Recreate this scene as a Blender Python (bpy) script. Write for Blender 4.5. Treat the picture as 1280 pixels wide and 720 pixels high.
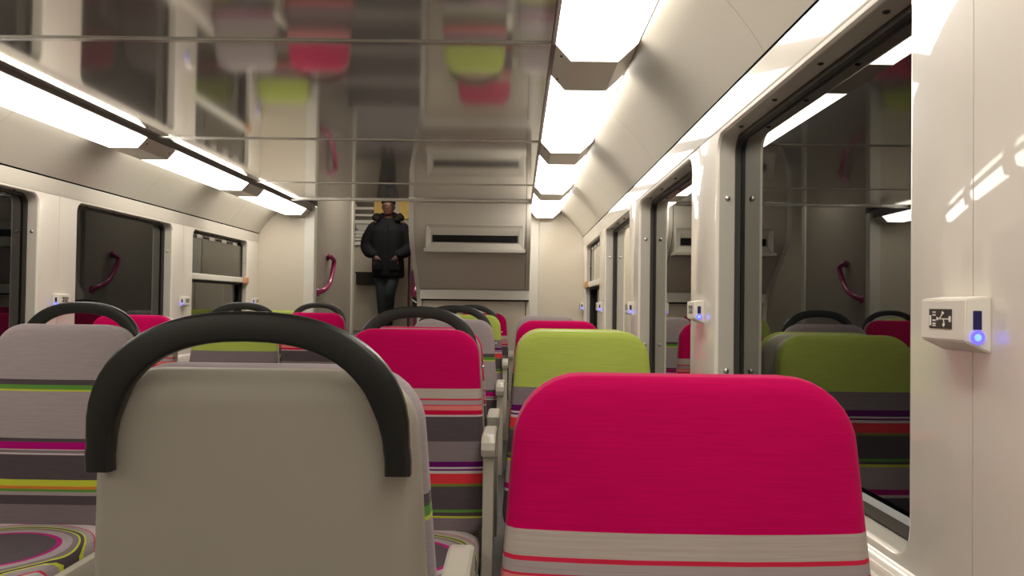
import bpy, bmesh, math, random
from mathutils import Vector, Matrix, Euler

random.seed(4)
for o in list(bpy.data.objects):
    bpy.data.objects.remove(o)
scene = bpy.context.scene
COL = scene.collection
EYE = 1.14                      # height of the lens above the carriage floor

# ------------------------------------------------------------------ camera, world, exposure
cd = bpy.data.cameras.new('camera')
cam = bpy.data.objects.new('camera', cd)
COL.objects.link(cam)
cd.sensor_width = 36.0
cd.lens = 28.125
cd.clip_start = 0.02
cam.matrix_world = (Matrix.Translation((0, 0, EYE)) @ Matrix.Rotation(0.007, 4, 'Z')
                    @ Matrix.Rotation(math.pi / 2 + 0.019, 4, 'X') @ Matrix.Rotation(0.0135, 4, 'Z'))
scene.camera = cam
world = bpy.data.worlds.new('night')
scene.world = world
world.use_nodes = True
world.node_tree.nodes['Background'].inputs[0].default_value = (0.010, 0.011, 0.014, 1)
world.node_tree.nodes['Background'].inputs[1].default_value = 0.35
vs = scene.view_settings
scene.display_settings.display_device = 'sRGB'
vs.view_transform = 'Standard'
vs.look = 'None'
vs.gamma = 1.0
vs.use_curve_mapping = False
vs.exposure = 0.0
LAMP_POWER = 9.0
LAMP_COLOR = (1.0, 0.945, 0.845)
VEST_POWER = 24.0
scene.cycles.max_bounces = 10
scene.cycles.diffuse_bounces = 5
scene.cycles.glossy_bounces = 6
scene.cycles.caustics_reflective = True
scene.cycles.sample_clamp_indirect = 6.0

# ------------------------------------------------------------------ materials
def lin(c):
    return tuple((v / 12.92 if v <= 0.04045 else ((v + 0.055) / 1.055) ** 2.4) for v in (x / 255.0 for x in c))

def P(name, rgb, rough=0.5, metal=0.0, coat=0.0, coat_rough=0.03, spec=0.5, emit=None, estr=0.0, sheen=0.0, linear=False, noise=0.0, nscale=30.0, bump=0.0):
    m = bpy.data.materials.new(name)
    m.use_nodes = True
    nt = m.node_tree
    b = nt.nodes['Principled BSDF']
    c = rgb if linear else lin(rgb)
    b.inputs['Base Color'].default_value = (*c, 1)
    b.inputs['Roughness'].default_value = rough
    b.inputs['Metallic'].default_value = metal
    b.inputs['Coat Weight'].default_value = coat
    b.inputs['Coat Roughness'].default_value = coat_rough
    b.inputs['Specular IOR Level'].default_value = spec
    b.inputs['Sheen Weight'].default_value = sheen
    if emit:
        b.inputs['Emission Color'].default_value = (*emit, 1)
        b.inputs['Emission Strength'].default_value = estr
    if noise or bump:
        tc = nt.nodes.new('ShaderNodeTexCoord')
        nz = nt.nodes.new('ShaderNodeTexNoise')
        nz.inputs['Scale'].default_value = nscale
        nz.inputs['Detail'].default_value = 4
        nt.links.new(tc.outputs['Object'], nz.inputs['Vector'])
        if noise:
            mx = nt.nodes.new('ShaderNodeMix')
            mx.data_type = 'RGBA'
            mx.inputs[6].default_value = (*[v * (1 - noise) for v in c], 1)
            mx.inputs[7].default_value = (*[min(1, v * (1 + noise)) for v in c], 1)
            nt.links.new(nz.outputs['Fac'], mx.inputs[0])
            nt.links.new(mx.outputs[2], b.inputs['Base Color'])
        if bump:
            bp = nt.nodes.new('ShaderNodeBump')
            bp.inputs['Strength'].default_value = bump
            bp.inputs['Distance'].default_value = 0.002
            nt.links.new(nz.outputs['Fac'], bp.inputs['Height'])
            nt.links.new(bp.outputs['Normal'], b.inputs['Normal'])
    return m

M = {}
M['wall'] = P('cream lacquer', (226, 218, 207), 0.35, coat=1.0, coat_rough=0.03, noise=0.02, nscale=3)
M['panel'] = P('cream end panel', (203, 193, 176), 0.35, coat=0.6, coat_rough=0.08, noise=0.03, nscale=5)
M['beam'] = P('white beam lacquer', (190, 182, 171), 0.3, coat=1.0, coat_rough=0.04)
M['reveal'] = P('grey reveal', (182, 176, 165), 0.35, coat=0.3, coat_rough=0.1)
M['cove'] = P('satin grey cove', (184, 177, 165), 0.30, metal=0.22, coat=0.35, coat_rough=0.12, noise=0.03, nscale=2)
M['ceil'] = P('polished metal ceiling', (0.80, 0.778, 0.735), 0.07, metal=0.74, linear=True)
M['seam'] = P('brushed joint', (0.62, 0.60, 0.56), 0.22, metal=0.9, linear=True)
M['dark'] = P('dark rubber', (38, 32, 28), 0.5)
M['gap'] = P('dark gap', (30, 26, 24), 0.8)
M['railm'] = P('dark window rail', (62, 60, 54), 0.4)
M['rail'] = P('brown lamp rail', (84, 72, 66), 0.4)
M['black'] = P('black screen', (10, 10, 11), 0.5, spec=.2)
M['cap'] = P('satin lamp joint', (205, 197, 186), 0.3, metal=0.15)
M['lens'] = P('lamp diffuser', (240, 238, 230), 0.4, emit=LAMP_COLOR, estr=LAMP_POWER)
M['vlens'] = P('vestibule lamp diffuser', (240, 238, 230), 0.4, emit=(1.0, 0.92, 0.79), estr=VEST_POWER)
M['bulk'] = P('grey bulkhead laminate', (196, 188, 177), 0.42, coat=0.15, coat_rough=0.2, noise=0.03, nscale=6)
M['lightgrey'] = P('light grey trim', (212, 208, 198), 0.35, coat=0.3, coat_rough=0.1)
M['shell'] = P('beige seat shell', (162, 155, 142), 0.42, noise=0.03, nscale=8, bump=0.02)
M['shelledge'] = P('cream seat moulding', (196, 190, 172), 0.35)
M['handle'] = P('charcoal handle', (25, 25, 23), 0.34, bump=0.05)
M['arm'] = P('armrest plastic', (178, 172, 158), 0.38)
M['legm'] = P('seat pedestal paint', (95, 92, 88), 0.4, metal=0.3)
M['floor'] = P('speckled floor', (88, 84, 84), 0.6, noise=0.25, nscale=140)
M['magenta'] = P('magenta paint', (150, 22, 92), 0.28, coat=0.4)
M['steel'] = P('steel', (0.55, 0.53, 0.5), 0.3, metal=1.0, linear=True)
M['usb'] = P('usb box plastic', (228, 221, 210), 0.4)
M['plate'] = P('usb plate', (52, 46, 42), 0.35)
M['white'] = P('white print', (236, 232, 222), 0.5)
M['port'] = P('port dark blue', (9, 7, 30), 0.3, emit=(0.06, 0.03, 0.9), estr=0.05)
M['ring'] = P('blue led ring', (30, 30, 200), 0.4, emit=(0.10, 0.08, 1.0), estr=2.5)
M['ringc'] = P('blue led centre', (120, 170, 255), 0.4, emit=(0.22, 0.45, 1.0), estr=1.1)
M['orange'] = P('orange label', (200, 150, 112), 0.5)
M['gwall'] = P('grey stair wall', (160, 154, 145), 0.3, coat=0.3, coat_rough=0.1)
M['vwall'] = P('vestibule wall', (200, 192, 178), 0.4)
M['yellow'] = P('yellow poster', (240, 200, 112), 0.6, noise=0.2, nscale=25)
M['bin'] = P('black bin', (24, 22, 22), 0.4)
M['parka'] = P('black parka', (11, 11, 13), 0.85, spec=.15, noise=0.3, nscale=20, bump=0.3)
M['fur'] = P('hood fur', (22, 19, 16), 0.95, spec=.1, noise=0.5, nscale=90, bump=0.8)
M['jeans'] = P('dark jeans', (15, 23, 28), 0.85, noise=0.2, nscale=40)
M['skin'] = P('skin', (66, 39, 29), 0.5, noise=0.08, nscale=40)
M['hair'] = P('dark cap', (24, 18, 15), 0.9)
M['shoe'] = P('black shoe', (16, 15, 15), 0.5)
M['eyem'] = P('eye', (40, 30, 26), 0.3)

def glass_mat():
    m = bpy.data.materials.new('window glass')
    m.use_nodes = True
    nt = m.node_tree
    nt.nodes.clear()
    out = nt.nodes.new('ShaderNodeOutputMaterial')
    mix = nt.nodes.new('ShaderNodeMixShader')
    tr = nt.nodes.new('ShaderNodeBsdfTransparent')
    tr.inputs[0].default_value = (0.42, 0.42, 0.40, 1)
    gl = nt.nodes.new('ShaderNodeBsdfGlossy')
    gl.inputs['Roughness'].default_value = 0.0
    gl.inputs['Color'].default_value = (0.95, 0.95, 0.92, 1)
    fr = nt.nodes.new('ShaderNodeFresnel')
    fr.inputs[0].default_value = 1.5
    mu = nt.nodes.new('ShaderNodeMath')
    mu.operation = 'MULTIPLY'
    mu.inputs[1].default_value = 1.55
    mu.use_clamp = True
    nt.links.new(fr.outputs[0], mu.inputs[0])
    nt.links.new(mu.outputs[0], mix.inputs[0])
    nt.links.new(tr.outputs[0], mix.inputs[1])
    nt.links.new(gl.outputs[0], mix.inputs[2])
    nt.links.new(mix.outputs[0], out.inputs[0])
    return m
M['glass'] = glass_mat()

TOPZ = 1.055            # top of a seat back above the floor

LG, MG, DG = (158, 146, 148), (122, 111, 114), (80, 71, 76)
PK, LIME = (190, 0, 84), (166, 180, 84)
WHT, MAG, PUR, COR, GRN, YEL = (190, 178, 180), (168, 8, 110), (92, 16, 92), (206, 52, 62), (92, 140, 60), (190, 196, 60)
SAL, CRI, RED, OLV, ORG = (214, 120, 116), (186, 16, 60), (200, 40, 70), (112, 118, 50), (206, 120, 56)
PATTERN = {
    'pink': [(0, PK), (.178, (176, 164, 156)), (.208, RED), (.214, (160, 148, 148)), (.228, RED), (.231, SAL), (.246, CRI), (.258, WHT), (.264, DG), (.338, MG), (.398, PUR), (.415, WHT), (.420, PUR), (.425, WHT), (.433, COR), (.463, OLV), (.472, DG), (.540, GRN), (.547, DG), (.558, YEL), (.565, MG)],
    'lime': [(0, LIME), (.170, MG), (.226, PUR), (.245, WHT), (.250, PUR), (.255, WHT), (.263, COR), (.293, OLV), (.302, DG), (.370, GRN), (.378, DG), (.388, YEL), (.395, LG), (.46, MAG), (.478, WHT), (.486, DG)],
    'grey': [(0, LG), (.168, DG), (.185, GRN), (.197, WHT), (.199, YEL), (.203, LG), (.347, DG), (.358, MAG), (.378, WHT), (.381, MG), (.391, WHT), (.395, DG), (.468, YEL), (.489, ORG), (.495, GRN), (.504, LG), (.515, DG), (.543, MG)],
}

def fabric_base(name):
    m = bpy.data.materials.new(name)
    m.use_nodes = True
    nt = m.node_tree
    b = nt.nodes['Principled BSDF']
    b.inputs['Roughness'].default_value = 0.85
    b.inputs['Specular IOR Level'].default_value = 0.1
    b.inputs['Sheen Weight'].default_value = 0.10
    b.inputs['Sheen Roughness'].default_value = 0.35
    tc = nt.nodes.new('ShaderNodeTexCoord')
    mp = nt.nodes.new('ShaderNodeMapping')
    mp.inputs['Scale'].default_value = (14, 14, 520)
    nz = nt.nodes.new('ShaderNodeTexNoise')
    nz.inputs['Scale'].default_value = 1.0
    nz.inputs['Detail'].default_value = 2
    nt.links.new(tc.outputs['Object'], mp.inputs[0])
    nt.links.new(mp.outputs[0], nz.inputs['Vector'])
    mr = nt.nodes.new('ShaderNodeMapRange')
    mr.inputs[1].default_value = 0.3
    mr.inputs[2].default_value = 0.7
    mr.inputs[3].default_value = 0.92
    mr.inputs[4].default_value = 1.07
    nt.links.new(nz.outputs['Fac'], mr.inputs[0])
    mx = nt.nodes.new('ShaderNodeMix')
    mx.data_type = 'RGBA'
    mx.blend_type = 'MULTIPLY'
    mx.inputs[0].default_value = 1.0
    nt.links.new(mr.outputs[0], mx.inputs[7])
    nt.links.new(mx.outputs[2], b.inputs['Base Color'])
    bp = nt.nodes.new('ShaderNodeBump')
    bp.inputs['Strength'].default_value = 0.12
    bp.inputs['Distance'].default_value = 0.001
    nt.links.new(nz.outputs['Fac'], bp.inputs['Height'])
    nt.links.new(bp.outputs['Normal'], b.inputs['Normal'])
    return m, nt, tc, mx

def ramp_fill(nt, stops, maxv):
    r = nt.nodes.new('ShaderNodeValToRGB')
    r.color_ramp.interpolation = 'CONSTANT'
    el = r.color_ramp.elements
    while len(el) > 1:
        el.remove(el[-1])
    el[0].position = 0
    el[0].color = (*lin(stops[0][1]), 1)
    for p, c in stops[1:]:
        e = el.new(p / maxv)
        e.color = (*lin(c), 1)
    return r

def stripes(kind):
    m, nt, tc, mx = fabric_base('striped moquette ' + kind)
    sx = nt.nodes.new('ShaderNodeSeparateXYZ')
    nt.links.new(tc.outputs['Object'], sx.inputs[0])
    mr = nt.nodes.new('ShaderNodeMapRange')
    mr.inputs[1].default_value = TOPZ
    mr.inputs[2].default_value = TOPZ - 0.7
    nt.links.new(sx.outputs['Z'], mr.inputs[0])
    r = ramp_fill(nt, PATTERN[kind], 0.7)
    nt.links.new(mr.outputs[0], r.inputs[0])
    nt.links.new(r.outputs[0], mx.inputs[6])
    return m

def cushion_mat():
    m, nt, tc, mx = fabric_base('seat cushion moquette')
    mp = nt.nodes.new('ShaderNodeMapping')
    mp.inputs['Location'].default_value = (0, 0.31 / 0.2, 0)
    mp.inputs['Scale'].default_value = (1 / 0.2, 1 / 0.2, 0)
    nt.links.new(tc.outputs['Object'], mp.inputs[0])
    ln = nt.nodes.new('ShaderNodeVectorMath')
    ln.operation = 'LENGTH'
    nt.links.new(mp.outputs[0], ln.inputs[0])
    r = ramp_fill(nt, [(0, DG), (.78, MAG), (.85, LG), (.98, MG), (1.06, YEL), (1.08, DG), (1.13, YEL), (1.15, LG), (1.25, RED), (1.27, WHT)], 1.5)
    dv = nt.nodes.new('ShaderNodeMath')
    dv.operation = 'DIVIDE'
    dv.inputs[1].default_value = 1.5
    nt.links.new(ln.outputs['Value'], dv.inputs[0])
    nt.links.new(dv.outputs[0], r.inputs[0])
    nt.links.new(r.outputs[0], mx.inputs[6])
    return m
for k in PATTERN:
    M[k] = stripes(k)
M['cushion'] = cushion_mat()

# ------------------------------------------------------------------ helpers
def link_mesh(name, bm, mat, parent=None, smooth=False, angle=None, normals=True):
    if normals:
        bmesh.ops.recalc_face_normals(bm, faces=bm.faces)
    me = bpy.data.meshes.new(name)
    bm.to_mesh(me)
    bm.free()
    o = bpy.data.objects.new(name, me)
    COL.objects.link(o)
    if not isinstance(mat, (list, tuple)):
        mat = [mat]
    for m in mat:
        me.materials.append(m)
    if smooth:
        me.polygons.foreach_set('use_smooth', [True] * len(me.polygons))
        if angle:
            me.set_sharp_from_angle(angle=math.radians(angle))
    if parent:
        o.parent = parent
    return o

def tag(o, label=None, cat=None, group=None, kind=None):
    if label: o['label'] = label
    if cat: o['category'] = cat
    if group: o['group'] = group
    if kind: o['kind'] = kind
    return o

def empty(name, loc, label=None, cat=None, group=None, rz=0.0):
    o = bpy.data.objects.new(name, None)
    o.empty_display_size = 0.05
    COL.objects.link(o)
    o.location = loc
    o.rotation_euler = (0, 0, rz)
    return tag(o, label, cat, group)

def box(bm, x0, x1, y0, y1, z0, z1, bevel=0.0, seg=2):
    vs_ = [bm.verts.new((x, y, z)) for x in (x0, x1) for y in (y0, y1) for z in (z0, z1)]
    idx = [(0, 1, 3, 2), (4, 6, 7, 5), (0, 4, 5, 1), (2, 3, 7, 6), (0, 2, 6, 4), (1, 5, 7, 3)]
    fs = [bm.faces.new([vs_[i] for i in f]) for f in idx]
    if bevel > 0:
        es = list({e for f in fs for e in f.edges})
        bmesh.ops.bevel(bm, geom=es, offset=bevel, segments=seg, affect='EDGES', profile=0.5)
    return fs

def extrude_profile(bm, prof, a0, a1, axis='y', closed=True, caps=True):
    """prof: list of 2D points; axis y: (x,z) points; axis x: (y,z) points"""
    def mk(p, a):
        return (p[0], a, p[1]) if axis == 'y' else (a, p[0], p[1])
    A = [bm.verts.new(mk(p, a0)) for p in prof]
    B = [bm.verts.new(mk(p, a1)) for p in prof]
    n = len(prof)
    for i in range(n if closed else n - 1):
        j = (i + 1) % n
        bm.faces.new((A[i], A[j], B[j], B[i]))
    if closed and caps:
        bm.faces.new(A)
        bm.faces.new(list(reversed(B)))

def rrect(x0, x1, z0, z1, r, seg=6, xt=0.0):
    """rounded rectangle, counter-clockwise, xt: inset of the top on both sides"""
    pts = []
    r = max(r, 1e-4)
    for cx, cz, a0 in ((x1 - r, z0 + r, -90), (x1 - r - xt, z1 - r, 0), (x0 + r + xt, z1 - r, 90), (x0 + r, z0 + r, 180)):
        for k in range(seg + 1):
            a = math.radians(a0 + 90.0 * k / seg)
            pts.append((cx + r * math.cos(a), cz + r * math.sin(a)))
    return pts

def loft(bm, loops, cap0=False, cap1=False):
    rows = [[bm.verts.new(p) for p in lp] for lp in loops]
    n = len(rows[0])
    for a, b in zip(rows, rows[1:]):
        for i in range(n):
            j = (i + 1) % n
            bm.faces.new((a[i], a[j], b[j], b[i]))
    if cap0: bm.faces.new(rows[0])
    if cap1: bm.faces.new(list(reversed(rows[-1])))
    return rows

def tube(bm, pts, r, seg=10, cap=True, ry=None):
    pts = [Vector(p) for p in pts]
    rows = []
    up = Vector((0, 0, 1))
    prev = None
    for i, p in enumerate(pts):
        t = (pts[min(i + 1, len(pts) - 1)] - pts[max(i - 1, 0)]).normalized()
        if prev is None:
            u = t.cross(up)
            if u.length < 1e-3: u = t.cross(Vector((1, 0, 0)))
            u.normalize()
        else:
            u = (prev - t * prev.dot(t)).normalized()
        v = t.cross(u)
        prev = u
        rr = r[i] if isinstance(r, (list, tuple)) else r
        rows.append([p + (u * math.cos(2 * math.pi * k / seg) + v * math.sin(2 * math.pi * k / seg)) * rr for k in range(seg)])
    loft(bm, rows, cap, cap)

def sphere(bm, c, r, s=(1, 1, 1), seg=14):
    m = Matrix.Translation(c) @ Matrix.Diagonal((s[0] * r, s[1] * r, s[2] * r, 1))
    bmesh.ops.create_uvsphere(bm, u_segments=seg, v_segments=max(6, seg * 2 // 3), radius=1.0, matrix=m)

def cyl(bm, c, r, depth, axis='z', seg=16):
    R = {'z': Matrix.Identity(4), 'x': Matrix.Rotation(math.pi / 2, 4, 'Y'), 'y': Matrix.Rotation(math.pi / 2, 4, 'X')}[axis]
    bmesh.ops.create_cone(bm, cap_ends=True, segments=seg, radius1=r, radius2=r, depth=depth, matrix=Matrix.Translation(c) @ R)

def copy_tree(o, parent=None):
    c = o.copy()
    COL.objects.link(c)
    if parent:
        c.parent = parent
    for ch in list(o.children):
        copy_tree(ch, c)
    return c

H = lambda h: h + EYE
XR, XL, CX = 0.55, -2.2, -0.825
DEEP = 0.062
PIL = [-1.87, -0.45, 0.97, 2.39, 3.81, 5.235, 6.65]
Y0, YEND = -4.7, 6.75
YB = Y0
CEIL = 0.757              # underside of the lamp line
ROOF = 0.774              # mirror-like ceiling sheets

# ------------------------------------------------------------------ floor, walls, ceiling
bm = bmesh.new()
box(bm, XL - .1, XR + .1, Y0, YEND + .05, -0.06, 0.0)
tag(link_mesh('floor', bm, M['floor']), kind='structure')

def side(sx):
    """maps |distance from the middle| side coordinates: sx=+1 right wall, -1 left wall"""
    if sx > 0:
        return lambda x: x
    return lambda x: 2 * CX - x

OPEN_TOP, OPEN_BOT = 0.472, -0.352
def window_wall(name, sx):
    f = side(sx)
    bm = bmesh.new()
    mats = [M['wall'], M['reveal'], M['gap']]
    for a, b in zip(PIL, PIL[1:]):
        ya, yb = a + 0.0012, b - 0.0012
        o0, o1 = a + 0.16, b - 0.16
        def loop(e, r, x):
            return [(f(x), y, H(z)) for y, z in rrect(o0 - e, o1 + e, OPEN_BOT - e, OPEN_TOP + e, r)]
        outer = [(f(XR), y, H(z)) for y, z in rrect(ya, yb, -0.372, 0.50, 0.0005)]
        outer_b = [(f(XR + .02), y, H(z)) for y, z in rrect(ya, yb, -0.372, 0.50, 0.0005)]
        rows = loft(bm, [outer_b, outer, loop(.010, .058, XR), loop(.004, .052, XR + .0015), loop(.001, .049, XR + .005), loop(0, .048, XR + .010), loop(0, .048, XR + DEEP)])
        bm.faces.ensure_lookup_table()
        n = len(rows[0])
        for fc in bm.faces[-n:]:
            fc.material_index = 1
        for fc in bm.faces[-2 * n:]:
            fc.smooth = True
    # dark backing strip behind the panel joints and the last short pillar up to the end wall
    for c in PIL:
        fs = box(bm, min(f(XR + .008), f(XR + .018)), max(f(XR + .008), f(XR + .018)), c - .01, c + .01, H(-.372), H(.50))
        for fc in fs: fc.material_index = 2
    box(bm, min(f(XR), f(XR + .02)), max(f(XR), f(XR + .02)), PIL[-1] + .0012, YEND, H(-.372), H(.50))
    o = link_mesh(name, bm, mats, smooth=True, angle=35)
    return tag(o, kind='structure')
window_wall('wall_right', 1)
window_wall('wall_left', -1)

def lower_wall(name, sx):
    f = side(sx)
    prof = [(.56, -.366), (.548, -.366), (.538, -.372), (.533, -.384), (.530, -.42), (.527, -.60), (.522, -1.06), (.50, -1.14), (.56, -1.14)]
    bm = bmesh.new()
    extrude_profile(bm, [(f(x), H(z)) for x, z in prof], Y0, YEND)
    return tag(link_mesh(name, bm, M['wall'], smooth=True, angle=40), kind='structure')
lower_wall('wall_right_lower', 1)
lower_wall('wall_left_lower', -1)

def beam(name, sx):
    f = side(sx)
    prof = [(.62, .472), (.556, .481), (.5500, .483), (.5485, .487), (.5405, .556), (.56, .556), (.62, .556)]
    bm = bmesh.new()
    extrude_profile(bm, [(f(x), H(z)) for x, z in prof], Y0, YEND)
    return tag(link_mesh(name, bm, M['beam']), kind='structure')
beam('trim_1', 1)
beam('trim_2', -1)

def cove(name, sx):
    f = side(sx)
    a, b = Vector((.350, .772)), Vector((.541, .564))
    inner, outer = [], []
    for k in range(13):
        t = k / 12
        p = a.lerp(b, t) + Vector((.735, .675)) * (0.016 * 4 * t * (1 - t))
        inner.append((f(p.x), H(p.y)))
        q = p + Vector((.0147, .0135))
        outer.append((f(q.x), H(q.y)))
    bm = bmesh.new()
    cuts = [Y0] + [c for c in (-3.91, -2.49, -1.07, .35, 1.77, 3.19, 4.61, 6.03)] + [YEND]
    for y0, y1 in zip(cuts, cuts[1:]):
        extrude_profile(bm, inner + outer[::-1], y0 + .0012, y1 - .0012)
    return tag(link_mesh(name, bm, M['cove'], smooth=True, angle=40), kind='structure')
cove('ceiling_cove_right', 1)
cove('ceiling_cove_left', -1)

SEAMS = [-3.29, -1.87, -0.45, 0.94, 2.37, 3.82, 5.235]
CEND = 6.05
bm = bmesh.new()
xs0, xs1 = 2 * CX - .096, .096
cuts = [Y0] + SEAMS + [CEND]
for y0, y1 in zip(cuts, cuts[1:]):
    box(bm, xs0, xs1, y0 + .004, y1 - .004, H(ROOF), H(ROOF + .02))
tag(link_mesh('ceiling', bm, M['ceil']), kind='structure')
bm = bmesh.new()
for y in SEAMS:
    box(bm, xs0, xs1, y - .014, y + .012, H(ROOF - .005), H(ROOF + .012), bevel=.002)
box(bm, xs0, xs1, CEND - .006, CEND + .014, H(CEIL + .006), H(ROOF + .03), bevel=.002)
tag(link_mesh('trim_3', bm, M['seam']), kind='structure')
bm = bmesh.new()
box(bm, xs1 - .004, xs1 + .006, Y0, YEND, H(CEIL - .002), H(ROOF + .03))
box(bm, xs0 - .006, xs0 + .004, Y0, YEND, H(CEIL - .002), H(ROOF + .03))
# roof behind the lamps
box(bm, 2 * CX - .42, 2 * CX - .09, Y0, YEND, H(.80), H(.82))
box(bm, .09, .42, Y0, YEND, H(.80), H(.82))
tag(link_mesh('trim_4', bm, M['rail']), kind='structure')
# wall behind the photographer
bm = bmesh.new()
box(bm, XL - .1, XR + .1, YB - .05, YB, 0, H(.85))
box(bm, XR, XR + .1, YB, PIL[0], H(-.372), H(.50))
box(bm, XL - .1, XL, YB, PIL[0], H(-.372), H(.50))
tag(link_mesh('wall_back', bm, M['panel']), kind='structure')

# ------------------------------------------------------------------ end wall pieces
bm = bmesh.new()
box(bm, XL - .1, -1.80, YEND, YEND + .04, 0, H(.80))
tag(link_mesh('wall_end_left', bm, M['panel']), kind='structure')
bm = bmesh.new()
box(bm, .17, XR + .1, YEND, YEND + .04, 0, H(.80))
tag(link_mesh('wall_end_right', bm, M['panel']), kind='structure')
bm = bmesh.new()
box(bm, -1.806, -1.715, YEND - .03, YEND + .05, 0, H(.80), bevel=.006)
tag(link_mesh('trim_5', bm, M['lightgrey']), kind='structure')
bm = bmesh.new()
box(bm, .095, .176, YEND - .03, YEND + .05, 0, H(.80), bevel=.006)
tag(link_mesh('trim_6', bm, M['lightgrey']), kind='structure')

# bulkhead with curved front, beside the stair
BX0, BX1 = -.80, .095
PROF = [(6.06, .757), (6.06, .66), (6.068, .58), (6.09, .52), (6.13, .46), (6.19, .41), (6.26, .345), (6.34, .28), (6.42, .215), (6.50, .155), (6.565, .112)]
bm = bmesh.new()
extrude_profile(bm, [(y, H(z)) for y, z in PROF] + [(6.60, H(.10)), (6.80, H(.10)), (6.80, H(.757))], BX0, BX1, axis='x')
bulk = link_mesh('wall_bulkhead', bm, M['bulk'], smooth=True, angle=30)
tag(bulk, kind='structure')
bm = bmesh.new()
box(bm, BX0, BX1, 6.565, 6.80, H(.026), H(.104), bevel=.004)
tag(link_mesh('trim_7', bm, M['lightgrey']), kind='structure')
bm = bmesh.new()
box(bm, BX0, BX1 - .03, 6.68, 6.80, 0, H(.014))
box(bm, BX1 - .022, BX1, 6.68, 6.80, 0, H(.014))
tag(link_mesh('wall_bulkhead_lower', bm, M['panel']), kind='structure')
bm = bmesh.new()
box(bm, BX0, BX1, 6.70, 6.80, 0, H(.026))
tag(link_mesh('wall_bulkhead_backing', bm, M['gap']), kind='structure')
# S-shaped edge trim
bm = bmesh.new()
full = PROF + [(6.62, .06), (6.655, 0.0), (6.665, -.2), (6.665, -1.14)]
rows = []
for y, z in full:
    rows.append([(BX0 - .034, y - .012, H(z)), (BX0 + .002, y - .012, H(z)), (BX0 + .002, y + .16, H(z)), (BX0 - .034, y + .16, H(z))])
loft(bm, rows, True, True)
tag(link_mesh('trim_8', bm, M['lightgrey'], smooth=True, angle=30), kind='structure')
# faint vertical inner joint lines on the bulkhead
bm = bmesh.new()
for x in (BX1 - .035,):
    rows = [[(x - .002, y - .0015, H(z)), (x + .002, y - .0015, H(z)), (x + .002, y + .01, H(z)), (x - .002, y + .01, H(z))] for y, z in PROF]
    loft(bm, rows, True, True)
link_mesh('joint', bm, M['gap'], parent=bulk)

# ------------------------------------------------------------------ stairwell and vestibule
VF = -.40              # vestibule floor relative to the lens
VZ = 1.52
bm = bmesh.new()
for k in range(4):
    y0 = 6.80 + k * .38
    box(bm, -1.715, BX0 - .034, y0, 8.4, k * .185, (k + 1) * .185)
tag(link_mesh('floor_steps', bm, M['floor']), kind='structure')
bm = bmesh.new()
box(bm, -3.0, .3, 8.32, 11.0, H(VF) - .05, H(VF))
tag(link_mesh('floor_vestibule', bm, M['floor']), kind='structure')
bm = bmesh.new()
box(bm, -1.755, -1.715, YEND + .05, 8.20, 0, H(VZ))
box(bm, -3.0, -1.755, 8.14, 8.20, 0, H(VZ))
tag(link_mesh('wall_stair_left', bm, M['gwall']), kind='structure')
bm = bmesh.new()
box(bm, -1.765, -1.70, 8.20, 8.30, 0, H(VZ), bevel=.008)
tag(link_mesh('trim_9', bm, M['lightgrey']), kind='structure')
bm = bmesh.new()
box(bm, BX0 - .034, BX0 - .004, 6.80, 8.30, 0, H(VZ))
box(bm, BX0 - .004, .3, 8.24, 8.30, 0, H(VZ))
tag(link_mesh('wall_stair_right', bm, M['gwall']), kind='structure')
bm = bmesh.new()
box(bm, -3.04, .34, 10.95, 11.0, H(VF), H(VZ))
box(bm, -3.04, -3.0, 8.2, 11.0, H(VF), H(VZ))
box(bm, .3, .34, 8.2, 11.0, H(VF), H(VZ))
tag(link_mesh('wall_vestibule', bm, M['vwall']), kind='structure')
bm = bmesh.new()
box(bm, -3.04, .34, CEND + .02, 11.0, H(VZ), H(VZ) + .03)
box(bm, xs0 - .3, BX1 + .1, CEND + .002, CEND + .02, H(CEIL + .005), H(VZ))
tag(link_mesh('ceiling_vestibule', bm, M['panel']), kind='structure')
vl = empty('vestibule_lamp', (-1.6, 9.5, H(VZ)), 'pale rectangular ceiling lamp above the vestibule past the stairs', 'lamp')
bm = bmesh.new(); box(bm, -.5, .5, -.14, .14, -.035, -.005, bevel=.01); link_mesh('diffuser', bm, M['vlens'], vl)
bm = bmesh.new(); box(bm, -.54, .54, -.18, .18, -.012, 0); link_mesh('frame', bm, M['lightgrey'], vl)

stair_fill = copy_tree(vl)  # unseen extra lamp, added to brighten the dark stair walls
stair_fill.location = (-1.27, 7.45, H(VZ))
stair_fill.scale = (.7, 1, 1)
stair_fill['label'] = 'unseen fill lamp added above the stairs, nearer than the vestibule one'
# rear window with slatted bars, posters and bin
rw = empty('slatted_window', (-2.16, 10.93, H(1.03)), 'white slatted window with dark gaps on far vestibule wall', 'window')
bm = bmesh.new(); box(bm, -.18, .18, -.01, .015, -.27, .33); link_mesh('backing', bm, P('window grey', (104, 98, 88), .3), rw)
bm = bmesh.new(); box(bm, -.19, -.055, -.018, -.008, .25, .30)
link_mesh('dark_pane', bm, M['bulk'], rw)
for z, h in ((.24, .035), (.145, .03), (.055, .05), (-.09, .02), (-.14, .018), (-.185, .03), (-.24, .05)):
    bm = bmesh.new(); box(bm, -.18, .18, -.035, -.01, z - h / 2, z + h / 2, bevel=.004); link_mesh('slat', bm, M['white'], rw)
bm = bmesh.new()
tube(bm, [(-.17, -.03, .02), (-.03, -.03, -.06)], .01, 6); link_mesh('stay_bar', bm, M['legm'], rw)
bm = bmesh.new(); box(bm, -.06, .18, -.03, -.012, -.16, .02); link_mesh('lower_pane', bm, P('pale glass', (205, 205, 200), .2), rw)
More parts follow.
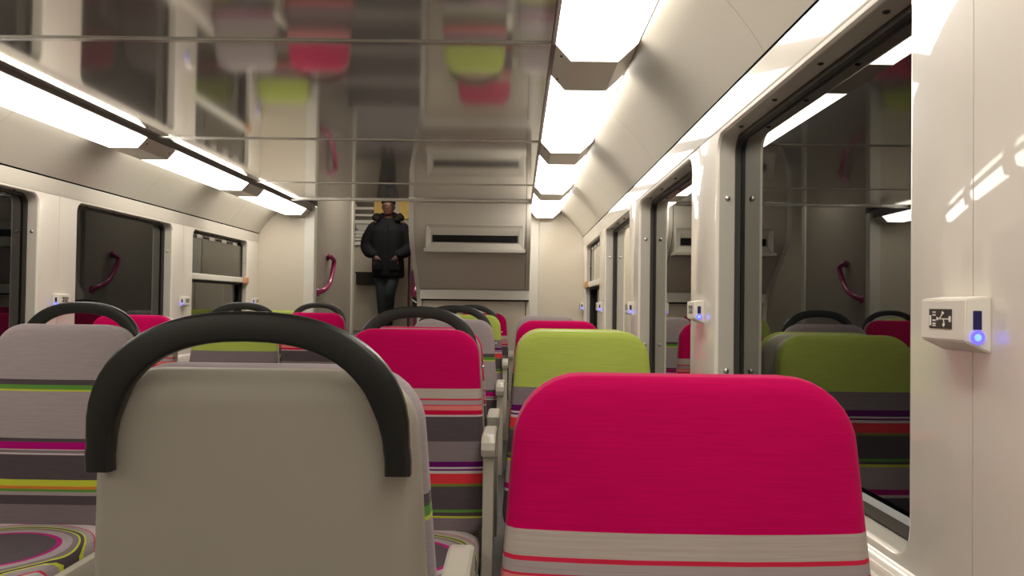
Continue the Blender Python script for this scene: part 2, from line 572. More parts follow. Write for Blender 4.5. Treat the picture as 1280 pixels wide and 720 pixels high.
for x0, x1, z0, z1, lb in ((-1.975, -1.76, 1.16, 1.40, 'yellow poster on vestibule wall at the left of the man'), (-1.64, -1.42, 1.13, 1.40, 'yellow poster on vestibule wall at the right of the man')):
    bm = bmesh.new(); box(bm, x0, x1, 10.90, 10.945, H(z0), H(z1), bevel=.004)
    tag(link_mesh('poster', bm, M['yellow']), lb, 'poster', 'yellow posters behind the man')
bn = empty('wall_bin', (-1.98, 10.82, H(.22)), 'black rectangular bin fixed on wall beside the man', 'bin')
bm = bmesh.new(); box(bm, -.19, .19, -.12, .13, 0, .155, bevel=.01); link_mesh('body', bm, M['bin'], bn)
bm = bmesh.new(); box(bm, -.2, .2, -.13, .13, .15, .172, bevel=.006); link_mesh('lid', bm, M['handle'], bn)
gp = empty('grab_pole', (-1.445, 10.62, H(VF)), 'dark magenta vertical grab pole right of the man', 'pole')
bm = bmesh.new(); tube(bm, [(0, 0, 0), (0, 0, VZ - VF)], .017, 12); link_mesh('tube', bm, P('dark magenta', (92, 12, 58), .3, coat=.4), gp, smooth=True, angle=60)
bm = bmesh.new(); cyl(bm, (0, 0, .012), .04, .024); link_mesh('flange', bm, M['steel'], gp)
js = empty('folded_jump_seat', (-1.345, 10.66, H(VF)), 'folded magenta jump seat beside the grab pole', 'jump seat')
bm = bmesh.new()
lp = rrect(-.075, .075, .46, .84, .05)
loft(bm, [[(x * .9, -.045, z) for x, z in lp], [(x, -.03, z) for x, z in lp], [(x, .03, z) for x, z in lp]], True, True)
link_mesh('seat', bm, M['magenta'], js, smooth=True, angle=40)
bm = bmesh.new(); box(bm, -.055, .055, -.02, .05, .30, .47, bevel=.01); link_mesh('bracket', bm, M['bin'], js)
bm = bmesh.new()
tube(bm, [(-.06, -.03, .43), (0, -.035, .39), (.06, -.03, .43)], .012, 8); link_mesh('hinge', bm, M['steel'], js)
bm = bmesh.new(); box(bm, -.05, .05, .03, .07, 0, 1.0, bevel=.008); link_mesh('post', bm, M['magenta'], js)

# magenta grab handle on the stair wall
gh = empty('grab_rail', (-1.715, 7.1, H(.2)), 'angled magenta grab rail on grey stair wall', 'grab rail')
def at_wall(px, py, xw):
    d = (px - 647) / 1000.0
    y = xw / d
    return y, (379 + .0135 * (px - 647) - py) / 1000.0 * y
pts = []
for px, py, off in ((409, 321, 0), (412, 320, .05), (417, 325, .055), (416, 335, .055), (411.5, 356, .055), (405, 362.5, .05), (397, 365.5, 0)):
    y, h = at_wall(px, py, -1.715 + off)
    pts.append((off, y - 7.1, h - .2))
fine = []
for i in range(len(pts) - 1):
    for k in range(4):
        fine.append(Vector(pts[i]).lerp(Vector(pts[i + 1]), k / 4))
fine.append(Vector(pts[-1]))
for _ in range(2):
    fine = [fine[0]] + [(fine[i - 1] + fine[i] * 2 + fine[i + 1]) / 4 for i in range(1, len(fine) - 1)] + [fine[-1]]
bm = bmesh.new(); tube(bm, fine, .021, 12); link_mesh('bar', bm, M['magenta'], gh, smooth=True, angle=60)
for q in (pts[0], pts[-1]):
    bm = bmesh.new(); cyl(bm, (q[0] + .006, q[1], q[2]), .034, .012, 'x'); link_mesh('flange', bm, M['magenta'], gh)

gh2 = copy_tree(gh)
gh2.location = (BX0 - .034, 7.15, H(.2))
gh2.scale = (-1, 1, 1)
gh2['label'] = 'magenta grab rail on the hidden right stair wall, seen mirrored in a left window'
# ------------------------------------------------------------------ display box on the bulkhead
db = empty('display_box', (-.33, 6.09, H(.49)), 'grey framed box with blank black slot on the bulkhead', 'display')
bm = bmesh.new()
loft(bm, [[(x, .16, z) for x, z in rrect(-.375, .375, -.085, .105, .004)],
          [(x, -.02, z) for x, z in rrect(-.375, .375, -.085, .105, .006)],
          [(x, -.027, z) for x, z in rrect(-.37, .37, -.082, .100, .006)],
          [(x, -.012, z) for x, z in rrect(-.335, .335, -.040, .065, .01)],
          [(x, .03, z) for x, z in rrect(-.335, .335, -.035, .050, .01)]])
link_mesh('frame', bm, M['reveal'], db, smooth=True, angle=25)
bm = bmesh.new(); box(bm, -.335, .335, .012, .03, -.05, .07); link_mesh('inner_panel', bm, M['bulk'], db)
bm = bmesh.new()
lp = rrect(-.325, .325, -.030, .043, .01)
loft(bm, [[(x, .004, z) for x, z in lp], [(x, .014, z) for x, z in lp]], True, True)
link_mesh('screen', bm, M['black'], db)
bm = bmesh.new(); box(bm, -.383, .383, -.075, .14, -.112, -.083, bevel=.006); link_mesh('lip', bm, M['reveal'], db)
bm = bmesh.new(); cyl(bm, (.315, -.006, .075), .007, .01, 'y'); link_mesh('sensor', bm, M['white'], db)

# ------------------------------------------------------------------ windows
def make_window(n, i, sx, hopper=False):
    f = side(sx)
    a, b = PIL[i] + .16, PIL[i + 1] - .16
    yc = (a + b) / 2
    root = empty('window_%d' % n, (f(XR + DEEP), yc, H(0)))
    tag(root, kind='structure')
    s = sx
    def lp(e, r, x):
        return [(s * x, y - yc, z) for y, z in rrect(a + e, b - e, OPEN_BOT + e, OPEN_TOP - e, r)]
    bm = bmesh.new()
    loft(bm, [lp(-.004, .05, -.006), lp(.002, .046, -.010), lp(.012, .040, -.008), lp(.014, .038, .003)])
    link_mesh('rubber_seal', bm, M['dark'], root, smooth=True, angle=50)
    bm = bmesh.new()
    L = lp(-.006, .05, .004)
    bm.faces.new([bm.verts.new(p) for p in L])
    link_mesh('glass', bm, M['glass'], root)
    # grey lower frame rail
    bm = bmesh.new()
    extrude_profile(bm, [(s * -.004, OPEN_BOT + .002), (s * -.018, OPEN_BOT + .004), (s * -.014, OPEN_BOT + .022), (s * -.004, OPEN_BOT + .030)], a - yc + .05, b - yc - .05)
    link_mesh('lower_rail', bm, M['railm'], root)
    for yy, zz in ((b - .002, .30), (b - .002, -.18)):
        bm = bmesh.new(); sphere(bm, (s * -.030, yy - yc, zz), .0075, (1, .6, 1), 10)
        link_mesh('screw', bm, M['steel'], root, smooth=True)
    for k in range(4):
        y = a + (b - a) * (k + .5) / 4
        bm = bmesh.new(); sphere(bm, (s * -.032, y - yc, OPEN_TOP - .001), .006, (1, 1, .6), 10)
        link_mesh('screw', bm, M['dark'], root, smooth=True)
    if hopper:
        bm = bmesh.new(); box(bm, min(s * -.05, s * .0), max(s * -.05, s * .0), a - yc + .002, b - yc - .002, .135, .178, bevel=.006)
        link_mesh('hopper_bar', bm, M['lightgrey'], root)
        bm = bmesh.new(); box(bm, min(s * -.075, s * -.045), max(s * -.075, s * -.045), b - yc - .07, b - yc + .015, .125, .185, bevel=.012)
        link_mesh('latch', bm, M['orange'], root)
        bm = bmesh.new(); box(bm, min(s * -.022, s * -.018), max(s * -.022, s * -.018), a - yc + .03, b - yc - .03, .178, .43)
        link_mesh('upper_pane', bm, M['glass'], root)
        bm = bmesh.new()
        box(bm, min(s * -.026, s * -.008), max(s * -.026, s * -.008), b - yc - .035, b - yc - .02, .178, .44)
        box(bm, min(s * -.026, s * -.008), max(s * -.026, s * -.008), b - yc - .03, b - yc - .012, OPEN_BOT + .04, .135)
        box(bm, min(s * -.026, s * -.008), max(s * -.026, s * -.008), a - yc + .02, b - yc - .02, .118, .135)
        link_mesh('dark_edge', bm, M['gap'], root)
        for y in (a + .15, a + .38, a + .62, a + .85):
            bm = bmesh.new(); box(bm, min(s * -.03, s * -.01), max(s * -.03, s * -.01), y - yc, y - yc + .09, .425, .45, bevel=.004)
            link_mesh('catch', bm, M['steel'], root)
    return root
n = 0
for sx in (1, -1):
    for i in range(len(PIL) - 1):
        n += 1
        make_window(n, i, sx, hopper=(i == 5))

# ribbed grille strip under the right-hand windows
for i in (2, 3):
    a, b = PIL[i] + .19, PIL[i + 1] - .19
    g = empty('sill_grille', (XR - .018, (a + b) / 2, H(-.39)), 'white ribbed sill grille below the %s right window' % ('nearest' if i == 2 else 'second'), 'grille', 'ribbed grilles under the right windows')
    bm = bmesh.new()
    for k in range(6):
        box(bm, -.010, .012, a - (a + b) / 2, b - (a + b) / 2, -.012 * k - .008, -.012 * k, bevel=.002)
    link_mesh('ribs', bm, M['beam'], g)
    bm = bmesh.new(); box(bm, -.004, .010, a - (a + b) / 2 + .005, b - (a + b) / 2 - .005, -.070, -.002); link_mesh('backing', bm, M['legm'], g)

# ------------------------------------------------------------------ ceiling lamps
LENS = [(-4.46, -3.36), (-3.04, -1.94), (-1.62, -.52), (-.20, .90), (1.22, 2.32), (2.64, 3.74), (4.06, 5.16), (5.48, 6.58)]
SECT = [(.103, .757), (.148, .7086), (.283, .7086), (.342, .764), (.338, .79), (.103, .79)]
ORD = ['behind the camera, far back', 'above the camera', 'nearest', 'second', 'third', 'fourth, farthest']
def make_lamp(sx):
    s = sx
    xc = .222
    root = empty('ceiling_lamp', (0, 0, 0), None, 'lamp', 'ceiling lamps along the %s side' % ('right' if sx > 0 else 'left'))
    bm = bmesh.new()
    ins = .0015
    extrude_profile(bm, [(s * (x - xc), z - CEIL) for x, z in SECT], 0, 1.10)
    link_mesh('diffuser', bm, M['lens'], root)
    bm = bmesh.new()
    big = [(.1015, .757), (.147, .7072), (.2845, .7072), (.344, .7635), (.34, .792), (.1015, .792)]
    rows = [[(s * (x - xc), y, z - CEIL) for x, z in big] for y in (1.10, 1.42)]
    loft(bm, rows, True, True)
    link_mesh('joint_cover', bm, M['cap'], root)
    for y in (1.14, 1.38):
        bm = bmesh.new()
        sphere(bm, (s * (.125 - xc) - s * .004, y, .7345 - CEIL), .004, (1, 1, 1), 8)
        link_mesh('screw', bm, M['dark'], root)
    return root
for sx in (1, -1):
    f = side(sx)
    lamp = make_lamp(sx)
    for k, (y0, y1) in enumerate(LENS):
        o = lamp if k == 0 else copy_tree(lamp)
        o.location = (f(.222), y0, H(CEIL))
        sd = 'right' if sx > 0 else 'left'
        o['label'] = {0: 'lit ceiling lamp of the %s row, hindmost behind the camera' % sd, 1: 'lit ceiling lamp of the %s row, second from the back wall' % sd,
                      2: 'lit ceiling lamp of the %s row, just behind the camera' % sd, 3: 'lit ceiling lamp of the %s row, right above the camera' % sd,
                      4: 'nearest lit ceiling lamp of the %s row in view' % sd, 5: 'second lit ceiling lamp of the %s row from the camera' % sd,
                      6: 'third lit ceiling lamp of the %s row from the camera' % sd, 7: 'farthest lit ceiling lamp of the %s row, by the end wall' % sd}[k]
        if k == 7:
            for c in o.children:
                if c.name.startswith('joint_cover'):
                    c.scale = (1, .5, 1)
                    c.location = (0, .55, 0)
                elif c.name.startswith('screw'):
                    c.location = (0, .0 if c.data.vertices[0].co.y < 1.2 else -.15, 0)

# ------------------------------------------------------------------ usb charging boxes
def make_usb(s):
    root = empty('usb_charger', (0, 0, 0), None, 'usb charger', 'usb chargers on the %s wall' % ('right' if s > 0 else 'left'))
    w, p = .052, .030
    bm = bmesh.new()
    base = [(0, -w, -.040), (0, w, -.040), (0, w, .028), (0, -w, .028)]
    front = [(-s * p, -w + .0015, -.026), (-s * p, w, -.026), (-s * p, w, .024), (-s * p, -w + .0015, .024)]
    loft(bm, [base, front], True, True)
    bmesh.ops.bevel(bm, geom=list(bm.edges), offset=.0018, segments=2, affect='EDGES')
    body = link_mesh('housing', bm, M['usb'], root, smooth=True, angle=30)
    xf = -s * (p + .0006)
    bm = bmesh.new(); box(bm, min(xf, -s * p), max(xf, -s * p), -.022, .030, -.012, .012)
    pl = link_mesh('logo_plate', bm, M['plate'], root)
    x0, x1 = sorted((xf, xf - s * .0005))
    bm = bmesh.new()
    # trident: u along the plate towards the camera (smaller y is nearer)
    def bar(u0, v0, u1, v1, t):
        d = Vector((0, u1 - u0, v1 - v0)); L = d.length; d.normalize(); nn = Vector((0, -d.z, d.y)) * t / 2
        A = Vector((0, u0, v0)); B = Vector((0, u1, v1))
        q = [A + nn, B + nn, B - nn, A - nn]
        loft(bm, [[(x0, v.y, v.z) for v in q], [(x1, v.y, v.z) for v in q]], True, True)
    bar(.010, 0, -.018, 0, .0013)
    bar(-.0165, 0, -.0205, 0, .007)
    bar(.005, 0, -.002, .006, .0012); bar(-.002, .006, -.003, .0085, .0042)
    bar(-.004, 0, -.006, -.006, .0012); bar(-.006, -.006, -.003, -.0085, .0040)
    bar(.0115, 0, .0085, 0, .004)
    bar(.0265, -.0085, .0265, .004, .0038)
    for v in (.008, .0045, -.002, -.006, -.0085):
        bar(.021, v, .014, v, .0016)
    link_mesh('usb_symbol', bm, M['white'], pl)
    # port and ring on the face turned to the camera
    yf = -w + .0002
    def yface(x):      # the near face runs from base to front
        return -w
    xm = -s * .0165
    bm = bmesh.new(); box(bm, xm - .0048, xm + .0048, -w - .0006, -w + .003, -.0115, .0105, bevel=.0005)
    link_mesh('port', bm, M['port'], root)
    bm = bmesh.new()
    N = 20
    rows = []
    for rr, dy in ((.0078, 0.001), (.0078, -.0016), (.0046, -.0016), (.0046, .001)):
        rows.append([(xm + rr * math.cos(2 * math.pi * k / N), -w + dy, -.0205 + rr * math.sin(2 * math.pi * k / N)) for k in range(N)])
    loft(bm, rows)
    link_mesh('led_ring', bm, M['ring'], root)
    bm = bmesh.new(); cyl(bm, (xm, -w - .0004, -.0205), .0041, .0016, 'y', 16)
    link_mesh('led_button', bm, M['ringc'], root)
    return root
names = {2: 'white usb charger with blue light on nearest right pillar', 3: 'white usb charger on second right pillar, behind the pink seat',
         4: 'small white usb charger on third right pillar', 5: 'small white usb charger on fourth right pillar', 6: 'tiny usb charger on right wall beside the end panel'}
namesl = {4: 'white usb charger on leftmost pillar above grey seat handle', 5: 'white usb charger on left pillar beside the hopper window', 6: 'tiny usb charger on left wall beside the end panel'}
for s, nm in ((1, names), (-1, namesl)):
    proto = None
    for k in sorted(nm):
        o = proto = make_usb(s) if proto is None else copy_tree(proto)
        o.location = (XR if s > 0 else XL, PIL[k] + .013, H(-.012))
        o['label'] = nm[k]

# ------------------------------------------------------------------ seats
W = .422
RECL = .10
def lean(z):
    return RECL * (z - TOPZ)          # y offset, seat faces -Y, top leans back
BACKZ0 = .42

def back_loops(y, inset, r, zb=BACKZ0, grow=0.0, ztop=TOPZ, extra=0.0):
    x = W / 2 - inset + grow
    return [(px, y + lean(pz), pz) for px, pz in rrect(-x - .032, x + .032, zb + inset - grow, ztop - inset + grow, max(r - inset + grow, .01), 8, xt=.034)]

def make_seat(kind, aisle, armside, rail=0):
    """seat facing -Y; its front top edge stands at local y = 0"""
    root = empty('train_seat', (0, 0, 0), None, 'seat')
    fab = M[kind]
    R = .085
    bm = bmesh.new()
    layers = [(.085, .022), (.060, .006), (.040, 0.000), (.020, -.001), (.010, .003), (.003, .012), (.000, .022), (.000, .008)]
    # rounded pad: sides, rolled edge with a raised seam, gently domed front
    lp = [back_loops(.060, .006, R), back_loops(.050, .001, R), back_loops(.026, .000, R), back_loops(.018, .002, R), back_loops(.0155, .0015, R), back_loops(.0125, .003, R),
          back_loops(.010, .006, R), back_loops(.004, .012, R), back_loops(.0005, .022, R), back_loops(-.003, .045, R), back_loops(-.008, .09, R), back_loops(-.012, .15, R)]
    rows = loft(bm, lp, True, False)
    zc = (BACKZ0 + TOPZ) / 2
    # inner core strip
    inner = rows[-1]
    bm.faces.new(list(reversed(inner)))
    link_mesh('backrest', bm, fab, root, smooth=True, angle=50)
    # rear shell
    bm = bmesh.new()
    lp = [back_loops(.050, .008, R, zb=.30), back_loops(.064, .004, R, zb=.30), back_loops(.080, .004, R, zb=.30), back_loops(.092, .006, R, zb=.30), back_loops(.101, .016, R, zb=.30), back_loops(.107, .026, R, zb=.30), back_loops(.108, .05, R, zb=.30)]
    loft(bm, lp, True, True)
    link_mesh('back_shell', bm, M['shell'], root, smooth=True, angle=50)
    # seat cushion
    bm = bmesh.new()
    def cu(z, ins):
        return [(x, y, z) for x, y in rrect(-W / 2 - .012 + ins, W / 2 + .012 - ins, -.50 + ins, -.045 - ins * .3, .07 - ins * .3, 6)]
    loft(bm, [cu(.36, .012), cu(.375, .0), cu(.425, .0), cu(.440, .006), cu(.447, .018), cu(.451, .05), cu(.449, .12)], True, True)
    link_mesh('seat_cushion', bm, M['cushion'], root, smooth=True, angle=50)
    # pan frame with raised side rails
    bm = bmesh.new()
    box(bm, -W / 2 - .014, W / 2 + .014, -.49, .06, .315, .358, bevel=.008)
    for s in ((rail,) if rail else ()):
        xa, xb = sorted((s * (W / 2 + .014), s * (W / 2 + .046)))
        box(bm, xa, xb, -.47, .04, .335, .418, bevel=.010)
        box(bm, xa, xb, -.30, .04, .315, .36, bevel=.004)
    link_mesh('seat_frame', bm, M['arm'], root, smooth=True, angle=30)
    for s in (-1, 1):
        bm = bmesh.new()
        box(bm, s * .13 - .025, s * .13 + .025, -.28, -.08, 0, .317, bevel=.006)
        link_mesh('leg', bm, M['legm'], root)
    if armside:
        s = armside
        xm = s * (W / 2 + .036)
        prof = [(.045, .752), (-.14, .758), (-.178, .754), (-.200, .740), (-.206, .720), (-.198, .700), (-.17, .694), (-.10, .705), (.045, .712)]
        bm = bmesh.new()
        xa, xb = sorted((xm - .020, xm + .020))
        def pr(x, ins):
            cy = sum(p[0] for p in prof) / len(prof); cz = sum(p[1] for p in prof) / len(prof)
            return [(x, cy + (p[0] - cy) * (1 - ins), cz + (p[1] - cz) * (1 - ins * 4)) for p in prof]
        loft(bm, [pr(xa, .03), pr(xa + .005, 0), pr(xb - .005, 0), pr(xb, .03)], True, True)
        ar = link_mesh('armrest', bm, M['arm'], root, smooth=True, angle=35)
        bm = bmesh.new()
        pp = [(-.165, .71), (-.09, .715), (-.06, .60), (-.05, .44), (-.06, .32), (-.19, .32), (-.175, .46), (-.17, .60)]
        extrude_profile(bm, pp, xm - .015, xm + .015, axis='x')
        link_mesh('armrest_support', bm, M['arm'], root)
    if aisle:
        bm = bmesh.new()
        a, b_, zc2 = .183, .140, .970
        pts = [(-a - .002, .925), (-a - .002, .945), (-a, .960)]
        for k in range(0, 29):
            t = math.pi - math.pi * k / 28
            ct, st = math.cos(t), math.sin(t)
            e = .86
            pts.append((a * math.copysign(abs(ct) ** e, ct), zc2 + b_ * abs(st) ** e))
        pts += [(a, .960), (a + .002, .945), (a + .002, .925)]
        sec = []
        for k in range(12):
            pass
        rows = []
        NP = len(pts)
        for i, (x, z) in enumerate(pts):
            p0 = Vector((*pts[max(i - 1, 0)], 0)); p1 = Vector((*pts[min(i + 1, NP - 1)], 0))
            t = (p1 - p0).normalized()
            nx, nz = t.y, -t.x            # to the right of travel: inward
            hw = .0160 + .0045 * max(0.0, min(1.0, (z - .965) / .05)) * (1.0 - .4 * max(0.0, (z - 1.06) / .05))
            yb = .128 + lean(min(z, TOPZ)) + max(0.0, z - TOPZ) * .05
            ring = []
            for (u, v) in rrect(-hw + .0, hw, -.016, .006, .005, 3):
                ring.append((x + nx * (u + hw - .016), yb + v, z + nz * (u + hw - .016)))
            rows.append(ring)
        loft(bm, rows, True, True)
        link_mesh('grab_handle', bm, M['handle'], root, smooth=True, angle=45)
        for s in (1,):
            bm = bmesh.new(); sphere(bm, (s * (W / 2 + .006), .085 + lean(.935), .935), .0055, (1, 1, 1), 10)
            link_mesh('bolt', bm, M['steel'], root, smooth=True)
    return root

R2, R3, R4, R5 = 2.49, 4.02, 5.60, 6.52
XE, XD, XB, XA = .205, -.325, -1.425, -1.945
protos = {}
SEATS = [
    ('lime', 'E', R2 + .27, 2, 'turned seat back to back behind the nearest lime seat, only its shell edge showing'),
    ('pink', 'D', R2 + .27, 2, 'turned seat back to back behind the pink aisle seat, its armrest and shell edge showing'),
    ('pink', 'E', .965, 0, 'nearest seat at right, large plain pink top over pale stripes'),
    ('lime', 'E', R2, 0, 'lime green topped seat right behind the nearest pink seat'),
    ('pink', 'E', R3, 0, 'pink topped window seat behind the lime seat on the right'),
    ('grey', 'E', R4, 0, 'farthest grey topped seat on the right window side'),
    ('grey', 'D', 1.105, 1, 'nearest seat at left, turned away, grey shell and big dark handle'),
    ('pink', 'D', R2, 0, 'pink topped striped aisle seat behind the big grey seat shell'),
    ('grey', 'D', R3, 0, 'grey topped seat with dark handle just behind the pink aisle seat'),
    ('lime', 'D', R4, 0, 'lime topped aisle seat behind the grey one right of the aisle'),
    ('pink', 'D', R5, 0, 'small pink topped seat at the end panel behind the lime aisle seat'),
    ('grey', 'B', R2, 0, 'grey striped seat with dark handle at the left edge'),
    ('lime', 'B', R3, 0, 'lime topped seat seen under the nearest big handle arch'),
    ('pink', 'B', R4, 0, 'pink topped aisle seat with handle near the grey stair wall'),
    ('pink', 'A', R3, 0, 'pink topped window seat on the left below the second window'),
    ('grey', 'A', R4, 0, 'grey topped window seat on the left below the hopper window'),
    ('lime', 'A', R5, 0, 'lime topped seat in the left corner against the end panel'),
]
XCOL = {'A': XA, 'B': XB, 'D': XD, 'E': XE}
ARM = {'A': 0, 'B': -1, 'D': 1, 'E': 0}
for kind, col, y, turned, lab in SEATS:
    key = (kind, col, turned)
    ais = col in 'BD' and y < 6.3 and turned < 2
    sg = -1 if turned else 1
    key = (kind, ais, ARM[col] * sg, {'B': 1, 'D': -1}.get(col, 0) * sg)
    if key not in protos:
        s = protos[key] = make_seat(kind, ais, key[2], key[3])
    else:
        s = copy_tree(protos[key])
    s.location = (XCOL[col], y, 0)
    s.rotation_euler = (0, 0, math.pi if turned else 0)
    s['label'] = lab
    if turned == 1:
        s.location.x -= .005
    s['group'] = {'pink': 'pink topped train seats', 'lime': 'lime topped train seats', 'grey': 'grey topped train seats'}[kind]
    if col == 'D' and y > 6.3:
        s.location.x += .03

# ------------------------------------------------------------------ the man in the vestibule
def fuse(name, bm, mat, parent, voxel=.012, iters=4):
    """fuse overlapping closed pieces into one continuous skin"""
    bmesh.ops.recalc_face_normals(bm, faces=bm.faces)
    me = bpy.data.meshes.new(name + '_tmp')
    bm.to_mesh(me); bm.free()
    o = bpy.data.objects.new(name + '_tmp', me)
    COL.objects.link(o)
    r = o.modifiers.new('r', 'REMESH')
    r.mode = 'VOXEL'
    r.voxel_size = voxel
    sm = o.modifiers.new('s', 'SMOOTH')
    sm.iterations = iters
    sm.factor = .5
    dg = bpy.context.evaluated_depsgraph_get()
    dg.update()
    nm = bpy.data.meshes.new_from_object(o.evaluated_get(dg))
    bpy.data.objects.remove(o)
    nm.name = name
    p = bpy.data.objects.new(name, nm)
    COL.objects.link(p)
    nm.materials.clear(); nm.materials.append(mat)
    nm.polygons.foreach_set('use_smooth', [True] * len(nm.polygons))
    p.parent = parent
    return p

def limb(bm, pts, rad, n=5, seg=14):
    """tapering limb through joints, smoothed a little at the bends"""
    P_, R_ = [], []
    for i in range(len(pts) - 1):
        for k in range(n):
            t = k / n
            P_.append(Vector(pts[i]).lerp(Vector(pts[i + 1]), t)); R_.append(rad[i] + (rad[i + 1] - rad[i]) * t)
    P_.append(Vector(pts[-1])); R_.append(rad[-1])
    for _ in range(2):
        P_ = [P_[0]] + [(P_[i - 1] + 2 * P_[i] + P_[i + 1]) / 4 for i in range(1, len(P_) - 1)] + [P_[-1]]
    tube(bm, P_, R_, seg)
    sphere(bm, P_[0], R_[0], seg=12); sphere(bm, P_[-1], R_[-1], seg=12)

def trunk(bm, sec, n=28):
    loft(bm, [[(cx + rx * math.copysign(abs(math.cos(a)) ** .85, math.cos(a)), cy + ry * math.copysign(abs(math.sin(a)) ** .85, math.sin(a)), z)
               for a in (2 * math.pi * k / n for k in range(n))] for cx, cy, z, rx, ry in sec], True, True)

man = empty('person', (-1.662, 10.2, H(VF)), 'man in a black fur-hooded parka, hands in pockets, standing past the stairs', 'person')
# x to the right of the picture, -y towards the camera, z up from his feet
bm = bmesh.new()
trunk(bm, [(0, 0, .84, .15, .10), (0, 0, .95, .165, .11), (0, 0, 1.08, .14, .10), (0, 0, 1.25, .165, .115), (0, 0, 1.36, .16, .10), (0, .01, 1.41, .09, .07)])
limb(bm, [(0, .01, 1.38), (0, -.015, 1.50)], [.062, .056])
sphere(bm, (0, -.03, 1.605), .082, (.92, 1.12, 1.30), 20)
sphere(bm, (0, -.065, 1.535), .055, (1.0, 1.0, .85), 16)
limb(bm, [(0, -.118, 1.615), (0, -.138, 1.580)], [.010, .017])
sphere(bm, (0, -.118, 1.552), .020, (1.3, .6, .5), 10)
sphere(bm, (-.033, -.105, 1.633), .018, (1.3, .7, .5), 10); sphere(bm, (.033, -.105, 1.633), .018, (1.3, .7, .5), 10)
for sg in (-1, 1):
    sphere(bm, (sg * .078, -.02, 1.60), .022, (.45, .8, 1.3), 10)
    sh, el = Vector((sg * .185, 0, 1.36)), Vector((sg * .285, .03, 1.12))
    wr, ha = Vector((sg * .165, -.136, .985)), Vector((sg * .122, -.140, .935))
    limb(bm, [sh, el, wr], [.062, .048, .030])
    sphere(bm, ha, .036, (1.1, .6, 1.25), 12)
    limb(bm, [wr, ha], [.030, .032])
    for dx, ln, r in ((-.027, .060, .0105), (-.009, .074, .011), (.009, .070, .011), (.026, .055, .0095)):
        a0 = ha + Vector((dx, -.002, -.035))
        limb(bm, [a0, a0 + Vector((dx * .15, -.004, -ln * .5)), a0 + Vector((dx * .2, .018, -ln))], [r, r * .95, r * .8], 3, 8)
    limb(bm, [ha + Vector((-sg * .030, -.004, .012)), ha + Vector((-sg * .055, -.010, -.022)), ha + Vector((-sg * .058, -.008, -.050))], [.014, .0125, .011], 3, 8)
limb(bm, [(-.09, 0, .88), (-.058, -.05, .49), (-.04, .02, .09)], [.092, .060, .042])
limb(bm, [(.09, 0, .88), (.040, -.10, .50), (-.005, .14, .13)], [.092, .060, .042])
limb(bm, [(-.042, .02, .05), (-.05, -.10, .04)], [.042, .036])
limb(bm, [(-.005, .14, .09), (0, .03, .04)], [.042, .036])
fuse('body', bm, M['skin'], man, .0075, 3)
for sg in (-1, 1):
    bm = bmesh.new(); sphere(bm, (sg * .032, -.108, 1.612), .012, (1.2, .7, .6), 10)
    link_mesh('eye', bm, M['eyem'], man, smooth=True)
bm = bmesh.new(); sphere(bm, (0, -.124, 1.552), .020, (1.15, .5, .38), 12)
link_mesh('mouth', bm, P('lips', (70, 34, 32), .5), man, smooth=True)
bm = bmesh.new()
loft(bm, [[(rx * math.cos(2 * math.pi * k / 24), -.026 + ry * math.sin(2 * math.pi * k / 24), z + .018 * math.sin(2 * math.pi * k / 24) * -1) for k in range(24)]
          for z, rx, ry in ((1.648, .084, .100), (1.652, .090, .106), (1.675, .091, .107), (1.70, .084, .100), (1.73, .062, .078), (1.745, .03, .04))], True, True)
link_mesh('cap', bm, M['hair'], man, smooth=True)
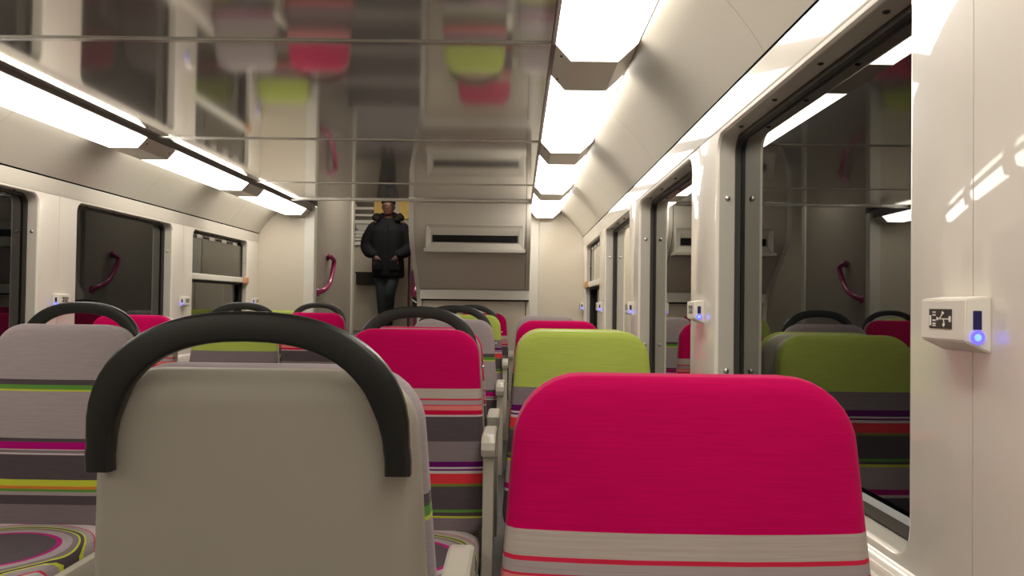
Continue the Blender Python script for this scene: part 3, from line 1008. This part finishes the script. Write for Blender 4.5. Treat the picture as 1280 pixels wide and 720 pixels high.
# parka: trunk and sleeves fused, hem open below the hips
bm = bmesh.new()
trunk(bm, [(.012, 0, .70, .180, .150), (.010, 0, .72, .205, .165), (.006, 0, .85, .205, .165), (0, 0, 1.00, .198, .16), (0, 0, 1.16, .215, .165), (0, 0, 1.30, .225, .16), (0, 0, 1.37, .19, .135), (0, .01, 1.425, .13, .105), (0, .01, 1.46, .10, .09)])
for sg in (-1, 1):
    limb(bm, [(sg * .185, 0, 1.325), (sg * .262, .015, 1.20), (sg * .285, .02, 1.09), (sg * .225, -.10, 1.01), (sg * .175, -.150, .988)], [.088, .086, .078, .066, .050])
parka = fuse('parka', bm, M['parka'], man, .014, 3)
bm = bmesh.new()
trk = [(-.172, .74), (-.176, .86), (-.170, 1.0), (-.174, 1.16), (-.170, 1.30), (-.145, 1.375)]
loft(bm, [[(-.02, y + .012, z), (-.02, y - .006, z), (.02, y - .006, z), (.02, y + .012, z)] for y, z in trk], True, True)
link_mesh('zip_flap', bm, M['parka'], parka, smooth=True, angle=50)
for sg in (-1, 1):
    bm = bmesh.new()
    lp = rrect(sg * .112 - .066, sg * .112 + .066, .79, .925, .02)
    loft(bm, [[(x, -.10, z) for x, z in lp], [(x, -.176 + .6 * max(0, abs(x) - .10), z) for x, z in lp], [(sg * .112 + (x - sg * .112) * .88, -.184 + .6 * max(0, abs(x) - .10), .857 + (z - .857) * .88) for x, z in lp]], True, True)
    link_mesh('pocket', bm, M['parka'], parka, smooth=True, angle=40)
# hood with fur ruff lying open on the shoulders
bm = bmesh.new()
ring = []
for k in range(25):
    a = math.radians(-140 + 280 * k / 24)      # open at the throat
    ring.append((.165 * math.sin(a), -.03 + .11 * math.cos(a), 1.440 + .035 * math.cos(a) + .030 * abs(math.sin(a))))
tube(bm, ring, [(.030 + .020 * math.sin(math.pi * k / 24)) * (1 + .18 * math.sin(k * 2.3)) for k in range(25)], 10)
link_mesh('fur_ruff', bm, M['fur'], parka, smooth=True)
bm = bmesh.new()
sphere(bm, (0, .10, 1.46), .13, (1.15, .6, .8), 16)
link_mesh('hood', bm, M['parka'], parka, smooth=True)
# trousers
bm = bmesh.new()
trunk(bm, [(0, 0, .80, .165, .115), (0, 0, .88, .170, .12), (0, 0, .98, .165, .115)])
limb(bm, [(-.088, 0, .84), (-.060, -.05, .49), (-.042, .02, .09)], [.098, .074, .062])
limb(bm, [(.088, 0, .84), (.040, -.10, .50), (-.005, .14, .13)], [.098, .074, .062])
fuse('trousers', bm, M['jeans'], man, .012, 3)
for x, y, z in ((-.045, -.02, 0), (.0, .10, .0)):
    bm = bmesh.new()
    loft(bm, [[(x + px, y + py, z + zz) for px, py in rrect(-.05 + i_, .05 - i_, -.17 + i_, .10 - i_, .045)] for zz, i_ in ((0.0, .004), (.03, 0), (.07, .008), (.10, .012))], True, True)
    link_mesh('shoe', bm, M['shoe'], man, smooth=True, angle=50)
